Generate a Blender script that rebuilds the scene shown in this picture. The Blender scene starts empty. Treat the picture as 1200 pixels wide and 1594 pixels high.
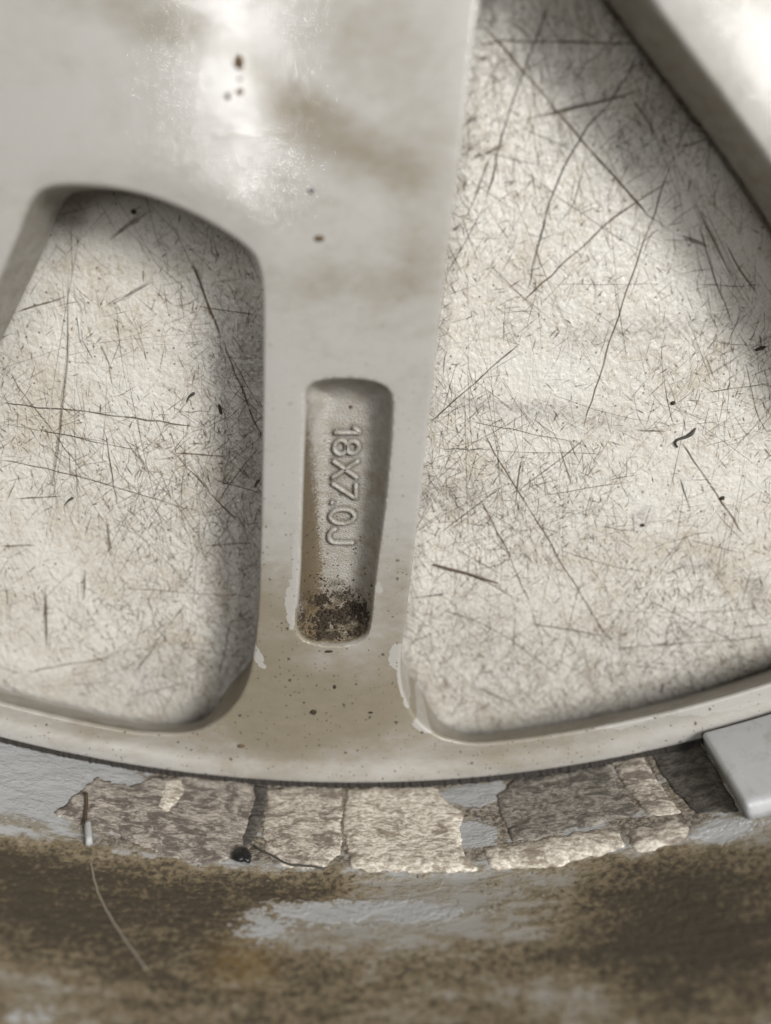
import bpy, bmesh, math, random
import numpy as np
from mathutils import Vector, noise
from mathutils.geometry import delaunay_2d_cdt

R = math.radians
rnd = random.Random(11)
MM = 0.001
TZ = -14.0                      # bench top, in mm below the back face of the spoke
CX, CY = -5.9, 106.5            # wheel centre (mm)
CAM_H, TILT, FPX = 110.0, 21.5, 1132.0

sc = bpy.context.scene
col = sc.collection

# ------------------------------------------------------------------ camera
cd = bpy.data.cameras.new('camera')
cam = bpy.data.objects.new('camera', cd)
col.objects.link(cam)
cam.location = (0, 0, (CAM_H - TZ) * MM)
cam.rotation_euler = (R(-TILT), 0, 0)
cd.sensor_fit = 'VERTICAL'
cd.sensor_height = 24.0
cd.sensor_width = 24.0
cd.lens = 24.0 * FPX / 1594.0
cd.clip_start = 0.002
cd.clip_end = 20.0
cd.dof.use_dof = True
cd.dof.focus_distance = 0.126
cd.dof.aperture_fstop = cd.lens / 5.0
sc.camera = cam

# ------------------------------------------------------------------ light
w = bpy.data.worlds.new('World')
sc.world = w
w.use_nodes = True
w.node_tree.nodes['Background'].inputs[0].default_value = (0.95, 0.97, 1.0, 1)
w.node_tree.nodes['Background'].inputs[1].default_value = 0.045


def tube_lamp(name, loc, sx, sy, power, color):
    l = bpy.data.lights.new(name, 'AREA')
    l.shape = 'RECTANGLE'
    l.size, l.size_y = sx, sy
    l.energy = power
    l.color = color
    o = bpy.data.objects.new(name, l)
    o.location = loc
    col.objects.link(o)
    return o


# two rows of ceiling tubes above the bench and a work lamp beside it
tube_lamp('ceiling_tube', (-0.37, 0.68, 2.0), 0.030, 1.2, 11.5, (1.0, 0.985, 0.96))
tube_lamp('ceiling_tube', (0.93, 0.80, 2.0), 0.07, 1.2, 9, (1.0, 0.985, 0.96))
kb = tube_lamp('work_lamp', (0.68, 0.48, 0.80), 0.26, 0.42, 16.5, (1.0, 0.985, 0.955))
kb.rotation_euler = (R(-27), R(35), 0)

sc.view_settings.view_transform = 'Standard'
sc.view_settings.look = 'None'
sc.view_settings.exposure = 0.08
sc.view_settings.gamma = 1.0
sc.cycles.max_bounces = 5
sc.cycles.transparent_max_bounces = 10
sc.cycles.adaptive_threshold = 0.02
sc.cycles.use_denoising = True


# ------------------------------------------------------------------ helpers
def unp(px, py, z=0.0):
    """where the sight line through a measured photo point meets height z (mm)"""
    t = R(TILT)
    x = (px - 600) / FPX
    y = (797 - py) / FPX
    dx, dy, dz = x, y * math.cos(t) - math.sin(t), -y * math.sin(t) - math.cos(t)
    k = (z - CAM_H) / dz
    return dx * k, dy * k


def ray(px, py):
    t = R(TILT)
    x = (px - 600) / FPX
    y = (797 - py) / FPX
    return np.array([x, y * math.cos(t) - math.sin(t), -y * math.sin(t) - math.cos(t)])


def tag(o, label=None, cat=None, group=None, kind=None):
    if label: o['label'] = label
    if cat: o['category'] = cat
    if group: o['group'] = group
    if kind: o['kind'] = kind
    return o


def mesh_obj(name, verts, faces, mat, parent=None, smooth=True, origin=None):
    """verts in mm; origin (mm) is subtracted and becomes the object's location"""
    me = bpy.data.meshes.new(name)
    og = (0, 0, 0) if origin is None else origin
    me.from_pydata([((v[0] - og[0]) * MM, (v[1] - og[1]) * MM, (v[2] - og[2]) * MM) for v in verts], [], faces)
    me.update()
    if smooth:
        me.polygons.foreach_set('use_smooth', [True] * len(me.polygons))
    o = bpy.data.objects.new(name, me)
    col.objects.link(o)
    if mat: me.materials.append(mat)
    if parent is not None: o.parent = parent
    elif origin is not None:
        o.location = (og[0] * MM, og[1] * MM, (og[2] - TZ) * MM)
    else:
        o.location = (0, 0, -TZ * MM)
    return o


def fix_normals(o):
    bm = bmesh.new()
    bm.from_mesh(o.data)
    bmesh.ops.remove_doubles(bm, verts=bm.verts, dist=2e-6)
    bmesh.ops.recalc_face_normals(bm, faces=bm.faces)
    bm.to_mesh(o.data)
    bm.free()
    o.data.update()


def resample(pts, step, closed=False):
    p = [np.array(q, float) for q in pts]
    if closed: p.append(p[0])
    out = []
    acc = [0.0]
    for a, b in zip(p, p[1:]): acc.append(acc[-1] + np.linalg.norm(b - a))
    L = acc[-1]
    n = max(2, int(round(L / step)))
    ts = [L * i / n for i in range(n + (0 if closed else 1))]
    j = 0
    for t in ts:
        while j < len(p) - 2 and acc[j + 1] < t: j += 1
        d = acc[j + 1] - acc[j]
        u = 0 if d == 0 else (t - acc[j]) / d
        out.append(p[j] * (1 - u) + p[j + 1] * u)
    return np.array(out)


def smooth_curve(pts, closed=False, it=2):
    """Chaikin corner cutting of a measured outline"""
    p = [np.array(q, float) for q in pts]
    for _ in range(it):
        q = []
        n = len(p)
        rng = range(n) if closed else range(n - 1)
        if not closed: q.append(p[0])
        for i in rng:
            a, b = p[i], p[(i + 1) % n]
            q.append(a * .75 + b * .25)
            q.append(a * .25 + b * .75)
        if not closed: q.append(p[-1])
        p = q
    return p


def in_poly(P, poly):
    P = np.asarray(P); poly = np.asarray(poly)
    x, y = P[:, 0], P[:, 1]
    c = np.zeros(len(P), bool)
    n = len(poly)
    j = n - 1
    for i in range(n):
        xi, yi = poly[i]; xj, yj = poly[j]
        if yi != yj:
            m = ((yi > y) != (yj > y)) & (x < (xj - xi) * (y - yi) / (yj - yi) + xi)
            c ^= m
        j = i
    return c


def dist_to(P, curve, closed):
    P = np.asarray(P, float); c = np.asarray(curve, float)
    if closed: c = np.vstack([c, c[:1]])
    best = np.full(len(P), 1e9)
    for a, b in zip(c[:-1], c[1:]):
        ab = b - a
        L = ab @ ab
        if L == 0: continue
        t = np.clip(((P - a) @ ab) / L, 0, 1)
        d = P - (a + t[:, None] * ab)
        best = np.minimum(best, np.einsum('ij,ij->i', d, d))
    return np.sqrt(best)


def offset_curve(c, d, closed):
    c = np.asarray(c, float)
    if closed:
        t = np.roll(c, -1, 0) - np.roll(c, 1, 0)
    else:
        t = np.gradient(c, axis=0)
    t /= np.maximum(np.linalg.norm(t, axis=1), 1e-9)[:, None]
    n = np.stack([-t[:, 1], t[:, 0]], 1)
    return c + n * d


def triangulate(points, loops):
    """points: free points; loops: closed constraint loops (n,2). Returns verts(n,2), tris"""
    V = []; E = []
    for lp in loops:
        b = len(V); n = len(lp)
        V += [Vector((float(q[0]), float(q[1]))) for q in lp]
        E += [(b + i, b + (i + 1) % n) for i in range(n)]
    V += [Vector((float(q[0]), float(q[1]))) for q in points]
    ov, oe, of, *_ = delaunay_2d_cdt(V, E, [], 0, 1e-5)
    return np.array([(v.x, v.y) for v in ov]), [tuple(f) for f in of]


# ------------------------------------------------------------------ shader helper
class NT:
    def __init__(self, name, dim='3D'):
        self.dim = dim
        self.m = bpy.data.materials.new(name)
        self.m.use_nodes = True
        self.t = self.m.node_tree
        self.t.nodes.clear()
        self.out = self.t.nodes.new('ShaderNodeOutputMaterial')
        g = self.t.nodes.new('ShaderNodeNewGeometry')
        v = self.t.nodes.new('ShaderNodeVectorMath'); v.operation = 'MULTIPLY_ADD'
        self.t.links.new(g.outputs['Position'], v.inputs[0])
        v.inputs[1].default_value = (1000, 1000, 1000)
        v.inputs[2].default_value = (0, 0, TZ)
        self.pos = v.outputs[0]                         # mm, z = 0 on the spoke's back
        self.geo = g

    def node(self, typ, props=None, ins=None):
        n = self.t.nodes.new('ShaderNode' + typ)
        for k, v in (props or {}).items(): setattr(n, k, v)
        for k, v in (ins or {}).items(): self.set(n.inputs[k], v)
        return n

    def set(self, sock, v):
        if isinstance(v, bpy.types.NodeSocket): self.t.links.new(v, sock)
        else: sock.default_value = v

    def attr(self, name):
        return self.node('Attribute', {'attribute_name': name}).outputs['Fac']

    def math(self, op, a, b=0.0, c=None):
        n = self.node('Math', {'operation': op}, {0: a, 1: b})
        if c is not None: self.set(n.inputs[2], c)
        return n.outputs[0]

    def add(self, a, b): return self.math('ADD', a, b)
    def mul(self, a, b): return self.math('MULTIPLY', a, b)
    def sub(self, a, b): return self.math('SUBTRACT', a, b)
    def mx(self, a, b): return self.math('MAXIMUM', a, b)

    def ramp(self, v, lo, hi, a=0.0, b=1.0):
        n = self.node('MapRange', {'interpolation_type': 'SMOOTHSTEP'}, {0: v, 1: lo, 2: hi, 3: a, 4: b})
        return n.outputs[0]

    def vscale(self, v, s):
        n = self.node('VectorMath', {'operation': 'MULTIPLY'}, {0: v, 1: s})
        return n.outputs[0]

    def noise(self, v, scale, detail=4.0, rough=0.55, dist=0.0, color=False):
        n = self.node('TexNoise', {'noise_dimensions': self.dim}, {'Vector': v, 'Scale': scale, 'Detail': detail, 'Roughness': rough, 'Distortion': dist})
        return n.outputs['Color' if color else 'Fac']

    def voro(self, v, scale, feature='F1', out='Distance', rand=1.0):
        n = self.node('TexVoronoi', {'feature': feature, 'voronoi_dimensions': self.dim}, {'Vector': v, 'Scale': scale, 'Randomness': rand})
        return n.outputs[out]

    def mix(self, f, a, b):
        n = self.node('Mix', {'data_type': 'RGBA'})
        self.set(n.inputs[0], f)
        for s, v in ((n.inputs[6], a), (n.inputs[7], b)):
            if not isinstance(v, bpy.types.NodeSocket) and len(v) == 3: v = (*v, 1)
            self.set(s, v)
        return n.outputs[2]

    def warp(self, v, scale, amt):
        c = self.noise(v, scale, 4.0, 0.6, 0, True)
        s = self.node('VectorMath', {'operation': 'SUBTRACT'}, {0: c, 1: (.5, .5, .5)}).outputs[0]
        s = self.vscale(s, (amt * 2, amt * 2, amt * 2))
        return self.node('VectorMath', {'operation': 'ADD'}, {0: v, 1: s}).outputs[0]

    def blob(self, v, cx, cy, rx, ry, rot=0.0, soft=.35):
        m = self.node('Mapping', {'vector_type': 'TEXTURE'},
                      {'Vector': v, 'Location': (cx, cy, 0), 'Rotation': (0, 0, R(rot)), 'Scale': (rx, ry, 1e5)})
        l = self.node('VectorMath', {'operation': 'LENGTH'}, {0: m.outputs[0]}).outputs['Value']
        return self.ramp(l, 1 + soft, 1 - soft)

    def pxblob(self, v, px, py, rx, ry, rot=0.0, soft=.35, z=0.0):
        """blob measured in photo pixels on the plane z"""
        x, y = unp(px, py, z)
        x2, _ = unp(px + 1, py, z); _, y2 = unp(px, py - 1, z)
        return self.blob(v, x, y, rx * abs(x2 - x), ry * abs(y2 - y), rot, soft)

    def specks(self, v, scale, lo, hi, keep):
        """scattered tiny round specks: a share 'keep' of the cells, each of its own size"""
        n = self.node('TexVoronoi', {'feature': 'F1', 'voronoi_dimensions': self.dim}, {'Vector': v, 'Scale': scale})
        sep = self.node('SeparateColor', None, {0: n.outputs['Color']})
        size = self.mul(self.ramp(sep.outputs[0], 1 - keep, 1.0), hi)
        d = self.sub(n.outputs['Distance'], size)
        on = self.math('LESS_THAN', 1 - keep, sep.outputs[0])
        return self.mul(self.ramp(d, lo, -lo), on)

    def bsdf(self, **ins):
        p = self.node('BsdfPrincipled')
        for k, v in ins.items():
            k = k.replace('_', ' ')
            if k in ('Base Color',) and not isinstance(v, bpy.types.NodeSocket) and len(v) == 3: v = (*v, 1)
            self.set(p.inputs[k], v)
        self.t.links.new(p.outputs[0], self.out.inputs[0])
        self.p = p
        return p

    def bump(self, h, dist, strength=1.0, prev=None):
        n = self.node('Bump', None, {'Strength': strength, 'Distance': dist * MM, 'Height': h})
        if prev is not None: self.set(n.inputs['Normal'], prev)
        return n.outputs[0]


def simple_mat(name, colr, rough=.5, metal=0.0, nscale=2.0, var=.25, bump=.05, coat=0.0):
    m = NT(name)
    n = m.noise(m.pos, nscale, 5, .6)
    c = m.mix(n, tuple(x * (1 - var) for x in colr), tuple(min(1, x * (1 + var)) for x in colr))
    b = m.bump(m.noise(m.pos, nscale * 2.5, 4, .6), bump)
    m.bsdf(Base_Color=c, Roughness=rough, Metallic=metal, Normal=b, Coat_Weight=coat)
    return m.m


def np_blob(P, cx, cy, rx, ry, rot=0.0, soft=.35):
    """soft elliptical patch, evaluated at points P (n,2)"""
    P = np.asarray(P, float)
    d = P[:, :2] - np.array([cx, cy])
    a = R(rot)
    x = (d[:, 0] * math.cos(a) + d[:, 1] * math.sin(a)) / rx
    y = (-d[:, 0] * math.sin(a) + d[:, 1] * math.cos(a)) / ry
    u = np.clip((1 + soft - np.hypot(x, y)) / (2 * soft), 0, 1)
    return u * u * (3 - 2 * u)


def np_pxblob(P, px, py, rx, ry, rot=0.0, soft=.35, z=0.0):
    x, y = unp(px, py, z)
    x2, _ = unp(px + 1, py, z); _, y2 = unp(px, py - 1, z)
    return np_blob(P, x, y, rx * abs(x2 - x), ry * abs(y2 - y), rot, soft)


def put_attr(me, name, vals):
    a = me.attributes.new(name, 'FLOAT', 'POINT')
    a.data.foreach_set('value', np.asarray(vals, np.float32))


# ---- silver paint with a brown film and specks (spokes)
FILM = [(520, 215, 120, 45, -25, .30), (440, 130, 70, 25, -30, .14), (230, 30, 130, 40, -15, .22), (600, 60, 90, 70, 0, .12),
        (660, 300, 50, 130, 0, .16), (520, 440, 130, 25, 0, .12),
        (430, 1010, 70, 160, 0, .34), (620, 960, 40, 110, 0, .24), (500, 1110, 230, 75, 0, .42), (560, 480, 130, 90, 0, .06),
        (435, 750, 40, 160, 0, -.12), (635, 740, 35, 120, 0, -.05), (120, 150, 150, 130, 0, -.08),
        (480, 1035, 40, 18, 0, -.20), (870, 1160, 160, 30, 12, .22), (140, 1120, 170, 35, -14, .20), (1080, 1090, 130, 30, 16, .10)]
CHIPS = [(618, 1022, 11, 17, 0), (632, 1072, 9, 30, 12), (668, 1130, 20, 10, -10), (590, 915, 5, 8, 0),
         (463, 900, 6, 60, 0), (452, 945, 6, 30, 0), (400, 1020, 6, 20, 20), (985, 1118, 45, 11, 17), (1140, 1090, 70, 12, 17)]


def spoke_attrs(me):
    """stain maps with a place of their own, stored on the mesh"""
    P = np.array([v.co[:] for v in me.vertices]) / MM + np.array(WO)
    film = sum(wg * np_pxblob(P, px, py, rx, ry, rot, .75) for px, py, rx, ry, rot, wg in FILM)
    put_attr(me, 'film', film)
    put_attr(me, 'chip', np.max([np_pxblob(P, px, py, rx * 1.25, ry * 1.25, rot, .7) for px, py, rx, ry, rot in CHIPS], axis=0))
    put_attr(me, 'soil_side', np_pxblob(P, 470, 790, 22, 270, 2, .9, -2))
    put_attr(me, 'soil_end', np_pxblob(P, 522, 992, 90, 92, 0, .55, -4))
    put_attr(me, 'letter_dirt', letter_dirt(P))
    put_attr(me, 'soil_sprinkle', np_pxblob(P, 520, 900, 70, 110, 0, .6, -4))


def make_spoke_paint():
    m = NT('dirty_silver_paint', '3D')
    P = m.pos
    xyz = m.node('SeparateXYZ', None, {0: P}).outputs
    nb = m.noise(m.vscale(P, (.8, 1.2, 1)), .07, 5, .65, .5)
    nm = m.noise(m.vscale(P, (.7, 1.3, 1)), .45, 4, .68)
    nf = m.noise(P, 2.6, 3, .65)
    val = m.add(m.add(m.mul(nb, .55), m.mul(nm, .34)), m.add(m.mul(nf, .10), m.attr('film')))
    film = m.ramp(val, .40, .92)
    chips = m.ramp(m.add(m.attr('chip'), m.mul(m.sub(nm, .5), 1.1)), .50, .56)
    film = m.mul(film, m.sub(1.0, m.mul(chips, .85)))
    paint = m.mix(nf, (.37, .357, .334), (.44, .428, .405))
    brown = m.mix(nm, (.145, .118, .075), (.235, .20, .14))
    c = m.mix(m.mul(film, .88), paint, brown)
    # specks: more of them towards the rim
    low = m.ramp(m.add(m.mul(xyz[1], -.012), m.mul(nb, .9)), .35, 1.35, .08, 1.0)
    m.dim = '2D'
    Pw = m.node('VectorMath', {'operation': 'ADD'}, {0: P, 1: m.vscale(m.noise(P, 2.0, 2, .6, 0, True), (.7, .5, 0))}).outputs[0]
    s1 = m.specks(Pw, .42, .03, .13, .22)
    s2 = m.specks(Pw, 1.25, .05, .20, .22)
    m.dim = '3D'
    flat_up = m.ramp(m.node('SeparateXYZ', None, {0: m.geo.outputs['Normal']}).outputs[2], .45, .75)
    sp = m.mul(m.mul(m.mx(m.mul(s1, .9), m.mul(s2, .8)), low), flat_up)
    c = m.mix(m.mul(sp, .85), c, (.045, .03, .018))
    # soil in the pocket
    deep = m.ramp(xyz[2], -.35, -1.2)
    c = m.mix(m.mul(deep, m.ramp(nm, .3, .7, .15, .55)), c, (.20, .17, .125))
    pd = m.ramp(m.add(m.add(m.mul(nf, .75), m.mul(nm, .25)), m.mul(m.attr('soil_side'), .66)), .66, .98)
    ed = m.ramp(m.add(m.add(m.mul(nf, .45), m.mul(nm, .38)), m.mul(m.attr('soil_end'), .42)), .68, .86)
    sprinkle = m.mul(s2, m.attr('soil_sprinkle'))
    c = m.mix(m.mul(m.attr('letter_dirt'), m.ramp(nf, .3, .6, .3, .65)), c, (.06, .05, .04))
    c = m.mix(m.mul(deep, m.mul(pd, .85)), c, m.mix(nm, (.05, .035, .017), (.14, .10, .05)))
    c = m.mix(m.mul(deep, m.mul(ed, .92)), c, m.mix(m.ramp(nm, .4, .62), (.13, .09, .045), (.022, .016, .01)))
    c = m.mix(m.mul(deep, m.mul(sprinkle, .9)), c, (.05, .033, .018))
    rough = m.add(.33, m.add(m.mul(nm, .18), m.mul(film, .12)))
    # relief: bubbly orange peel, cast grain in the pocket, faint turning lines
    m.dim = '2D'
    cells = m.voro(P, 1.15, 'F1')
    dome2 = m.ramp(m.voro(P, 2.1, 'F1'), .05, .5, 1.0, 0.0)
    m.dim = '3D'
    dome = m.ramp(cells, .05, .50, 1.0, 0.0)
    nearhub = m.ramp(xyz[1], -9, 3, .12, 1.0)
    fine = m.noise(P, 3.2, 2, .55)
    hgt = m.add(m.mul(m.mul(m.add(dome, m.mul(dome2, .45)), m.mul(nearhub, m.ramp(nb, .35, .65, .8, 1.2))), .0090), m.mul(fine, m.add(.0065, m.mul(deep, .20))))
    hgt = m.add(hgt, m.mul(m.math('SINE', m.mul(xyz[1], 9.0)), .0008))
    bm_ = m.bump(hgt, 1.0)
    m.bsdf(Base_Color=c, Roughness=rough, Metallic=.12, Specular_IOR_Level=.35, Normal=bm_, Coat_Normal=bm_, Coat_Weight=m.mul(m.mul(m.sub(1.0, deep), m.sub(1.0, m.mul(film, .75))), .8), Coat_Roughness=m.ramp(xyz[1], -60, -5, .22, .07))
    return m.m


# ---- the barrel wall: (arc length, height) coordinates
WALL_R0 = 205.7


def wall_r(z):
    return WALL_R0 + .045 * max(z, 0) + (.7 if z > 21 else .7 * max(0, (z - 18.5) / 2.5) if z > 18.5 else 0)


def on_wall(px, py, lift=0.0):
    """photo point -> (arc length s, z) on the barrel's inner wall"""
    d = ray(px, py)
    lo, hi = 10.0, 400.0
    for _ in range(60):
        k = (lo + hi) / 2
        p = np.array([0, 0, CAM_H]) + d * k
        rr = math.hypot(p[0] - CX, p[1] - CY)
        if rr < wall_r(p[2]) - lift: lo = k
        else: hi = k
    a = math.atan2(p[0] - CX, CY - p[1])
    return a * WALL_R0, p[2]


def wall_pt(s, z, lift=0.0):
    a = s / WALL_R0
    rr = wall_r(z) - lift
    return (CX + rr * math.sin(a), CY - rr * math.cos(a), z)


BARREL_STAIN = [(150, 1400, 330, 75, .22), (250, 1510, 200, 50, .12), (1060, 1440, 190, 110, .24), (600, 1445, 260, 38, -.17),
                (90, 1560, 120, 35, -.16), (620, 1550, 160, 40, .04), (700, 1385, 150, 25, -.14), (880, 1560, 90, 40, -.10), (760, 1490, 120, 40, .08),
                (110, 1205, 150, 50, -.35), (1120, 1290, 60, 18, -.3), (420, 1400, 110, 40, .06)]


def barrel_attrs(me):
    P = np.array([v.co[:] for v in me.vertices]) / MM
    a = np.arctan2(P[:, 0], -P[:, 1])
    Q = np.stack([a * WALL_R0, P[:, 2] + TZ], 1)

    def wb(px, py, rx, ry, soft=.7):
        s0, z0 = on_wall(px, py); s1, _ = on_wall(px + 40, py); _, z1 = on_wall(px, py + 20)
        return np_blob(Q, s0, z0, rx * abs(s1 - s0) / 40, ry * abs(z1 - z0) / 20, 0, soft)
    put_attr(me, 'stain', sum(wg * wb(px, py, rx, ry) for px, py, rx, ry, wg in BARREL_STAIN))
    inb = Q[:, 1] < 40
    put_attr(me, 'clean', np.max([wb(px, py, rx, ry, .5) for px, py, rx, ry in [(60, 1205, 190, 62), (742, 1236, 62, 17), (735, 1300, 40, 22), (905, 1282, 45, 16), (1125, 1292, 50, 20), (400, 1470, 90, 20), (560, 1425, 170, 18), (700, 1470, 130, 14), (60, 1575, 90, 28)]], axis=0))
    strip = np.clip((Q[:, 0] - on_wall(120, 1260)[0]) / 6, 0, 1) * np.clip((on_wall(1130, 1200)[0] - Q[:, 0]) / 6, 0, 1) * np.clip((18.8 - Q[:, 1]) / 1.5, 0, 1)
    put_attr(me, 'strip', strip)
    put_attr(me, 'ochre', np.maximum(wb(375, 1500, 50, 14), wb(600, 1390, 40, 12)))


def make_barrel_paint():
    m = NT('barrel_paint_with_baked_dirt', '2D')
    xyz = m.node('SeparateXYZ', None, {0: m.pos}).outputs
    a = m.math('ARCTAN2', m.sub(xyz[0], CX), m.sub(CY, xyz[1]))
    V = m.node('CombineXYZ', None, {0: m.mul(a, WALL_R0), 1: xyz[2], 2: 0.0}).outputs[0]
    st = m.vscale(V, (.45, 1.1, 1))
    n1 = m.noise(st, .11, 5, .68, .4)
    n2 = m.noise(st, .42, 5, .7)
    n3 = m.noise(m.vscale(V, (.8, 1.1, 1)), 1.15, 4, .72)
    val = m.add(m.add(m.mul(n1, .42), m.mul(n2, .40)), m.mul(n3, .30))
    val = m.add(val, m.ramp(xyz[2], 17, 21, -.12, .06))
    val = m.add(val, m.attr('stain'))
    clean = m.ramp(m.add(m.attr('clean'), m.mul(m.sub(m.add(m.mul(n2, .6), m.mul(n3, .4)), .5), 2.6)), .42, .56)
    val = m.sub(val, m.mul(clean, .30))
    d = m.ramp(val, .45, .66)
    dark = m.ramp(m.add(val, m.mul(m.sub(n3, .5), .45)), .58, .84)
    paint = m.mix(n1, (.33, .335, .34), (.41, .415, .42))
    greasy = m.mix(n2, (.20, .175, .13), (.29, .265, .215))
    paint = m.mix(m.mul(m.ramp(n2, .40, .60), m.sub(1.0, clean)), paint, greasy)
    upper = m.ramp(m.add(xyz[2], m.mul(m.sub(n2, .5), 8.0)), 17.5, 20.5)
    paint = m.mix(m.mul(m.mul(upper, m.sub(1.0, m.mul(clean, .8))), .62), paint, m.mix(n2, (.17, .148, .112), (.30, .275, .23)))
    resid = m.mix(m.ramp(n3, .38, .62), (.30, .265, .215), (.075, .06, .048))
    paint = m.mix(m.mul(m.attr('strip'), m.mul(m.sub(1.0, clean), m.ramp(n2, .30, .45))), paint, resid)
    dirt = m.mix(dark, m.mix(n3, (.15, .115, .065), (.22, .175, .11)), (.05, .038, .023))
    dirt = m.mix(m.mul(m.mul(m.attr('ochre'), m.ramp(n3, .35, .65)), .6), dirt, (.24, .14, .03))
    c = m.mix(d, paint, dirt)
    sp = m.specks(V, .8, .03, .2, .35)
    c = m.mix(m.mul(sp, m.mul(.7, m.ramp(val, .40, .50))), c, (.05, .035, .02))
    b = m.bump(m.mul(m.ramp(n2, .3, .7), n3), .30)
    m.bsdf(Base_Color=c, Roughness=m.add(.36, m.mul(d, .4)), Metallic=.1, Normal=b, Coat_Normal=b, Coat_Weight=m.mul(m.sub(1.0, d), .35), Coat_Roughness=.2)
    return m.m


RUBS_AND_SHADE = [
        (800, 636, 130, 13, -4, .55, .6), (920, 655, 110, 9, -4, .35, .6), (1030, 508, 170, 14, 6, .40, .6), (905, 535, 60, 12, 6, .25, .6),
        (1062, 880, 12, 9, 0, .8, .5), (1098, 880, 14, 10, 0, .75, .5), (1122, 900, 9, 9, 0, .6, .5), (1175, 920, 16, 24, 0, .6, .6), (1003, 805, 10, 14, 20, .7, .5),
        (690, 770, 70, 30, 0, .40, .7), (365, 560, 75, 80, 0, .70, .8), (385, 690, 60, 140, 0, .55, .8), (375, 860, 75, 110, 0, .55, .8), (390, 960, 50, 90, 0, .5, .8), (270, 1060, 130, 40, 8, .40, .7),  # broad blobs left of the spoke: grey stains, also painting its shadow wider
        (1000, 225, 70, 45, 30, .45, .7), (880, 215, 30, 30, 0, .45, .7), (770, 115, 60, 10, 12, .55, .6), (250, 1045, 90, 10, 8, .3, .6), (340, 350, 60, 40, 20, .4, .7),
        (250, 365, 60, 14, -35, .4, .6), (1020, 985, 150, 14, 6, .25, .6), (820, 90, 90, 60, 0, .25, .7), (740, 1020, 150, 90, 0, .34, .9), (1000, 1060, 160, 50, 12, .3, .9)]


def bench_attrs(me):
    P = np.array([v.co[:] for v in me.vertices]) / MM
    put_attr(me, 'rub_shade', np.max([wg * np_pxblob(P, px, py, rx, ry, rot, soft, TZ) for px, py, rx, ry, rot, wg, soft in RUBS_AND_SHADE], axis=0))


def make_bench_mat():
    m = NT('worn_offwhite_bench_plastic', '2D')
    P = m.pos
    n1 = m.noise(P, .06, 4, .6, .5)
    n2 = m.noise(P, .40, 4, .68, .4)
    n3 = m.noise(P, 1.7, 4, .7)
    base = m.mix(n2, (.50, .475, .43), (.70, .684, .642))
    stain = m.ramp(m.add(m.mul(n1, .5), m.add(m.mul(n2, .35), m.mul(n3, .25))), .48, .72)
    c = m.mix(m.mul(stain, .62), base, (.36, .312, .235))
    blot = m.ramp(m.add(m.mul(n3, .7), m.mul(n2, .4)), .60, .74)
    c = m.mix(m.mul(blot, .38), c, (.28, .215, .14))
    rub_shade = m.mul(m.attr('rub_shade'), m.ramp(m.add(m.mul(n3, .6), m.mul(n2, .5)), .38, .68, .2, 1.0))
    c = m.mix(rub_shade, c, (.17, .155, .145))
    sp = m.mx(m.specks(P, .45, .02, .10, .35), m.mul(m.specks(P, 1.1, .03, .14, .22), .8))
    c = m.mix(m.mul(sp, .75), c, (.10, .075, .05))
    hn = m.noise(P, .75, 3, .55)
    b = m.bump(hn, .28)
    m.bsdf(Base_Color=c, Roughness=m.add(.30, m.mul(n3, .22)), Normal=b, Specular_IOR_Level=.45)
    return m.m


def make_scratch_mat():
    m = NT('scratch_grime')
    at = m.node('Attribute', {'attribute_name': 'tint'})
    al = m.node('Attribute', {'attribute_name': 'fade'})
    fade = al.outputs['Fac']
    p = m.bsdf(Base_Color=at.outputs['Color'], Roughness=.55, Alpha=fade)
    return m.m


M_SPOKE = make_spoke_paint()
M_BARREL = make_barrel_paint()
M_BENCH = make_bench_mat()
M_SCR = make_scratch_mat()
M_SOIL = simple_mat('dark_soil', (.035, .024, .013), .9, 0, 3, .5, .1)
M_SOILB = simple_mat('brown_soil', (.11, .075, .04), .9, 0, 3, .4, .1)
M_GRIME = simple_mat('black_grime', (.018, .014, .011), .75, 0, 2.5, .5, .12)
M_BLACK = simple_mat('black_bead', (.012, .012, .012), .25, 0, 2, .3, .01)
M_FIBRE = simple_mat('dark_fibre', (.05, .045, .04), .6, 0, 2, .3, .01)
M_TWIG = simple_mat('brown_fibre', (.075, .05, .028), .7, 0, 2, .35, .03)
M_THREAD = simple_mat('pale_thread', (.22, .195, .15), .7, 0, 2, .3, .01)
M_STUB = simple_mat('white_plastic_stub', (.40, .40, .39), .6, 0, 2, .15, .05)
M_DROP = simple_mat('dark_wet_drop', (.10, .10, .11), .08, .2, 2, .3, .01, 1.0)


def make_adhesive(name, lo, hi, dark, amount):
    m = NT(name)
    V = m.vscale(m.pos, (.6, .6, 1.3))
    n2 = m.noise(V, .42, 5, .75, .6)
    n3 = m.noise(V, 1.5, 4, .75, .3)
    c = m.mix(m.ramp(n3, .36, .64), lo, hi)
    c = m.mix(m.mul(m.ramp(n2, .52 - amount, .66 - amount), .8), c, dark)
    b = m.bump(m.add(m.mul(n2, .6), n3), .14)
    m.bsdf(Base_Color=c, Roughness=.7, Normal=b)
    return m.m


M_CREAM = make_adhesive('cream_tape_backing', (.26, .225, .18), (.62, .575, .50), (.12, .09, .07), .07)
M_PALE = make_adhesive('pale_tape_backing', (.32, .28, .22), (.74, .69, .61), (.18, .14, .10), .04)
M_FUZZ = make_adhesive('grey_brown_tape_fuzz', (.20, .175, .15), (.42, .38, .33), (.07, .055, .045), .08)
M_DGREY = make_adhesive('dark_grey_foam', (.12, .107, .09), (.30, .275, .24), (.05, .042, .034), .06)
M_DARKEST = make_adhesive('black_grey_foam', (.05, .044, .037), (.12, .108, .093), (.02, .017, .014), .06)


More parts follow.
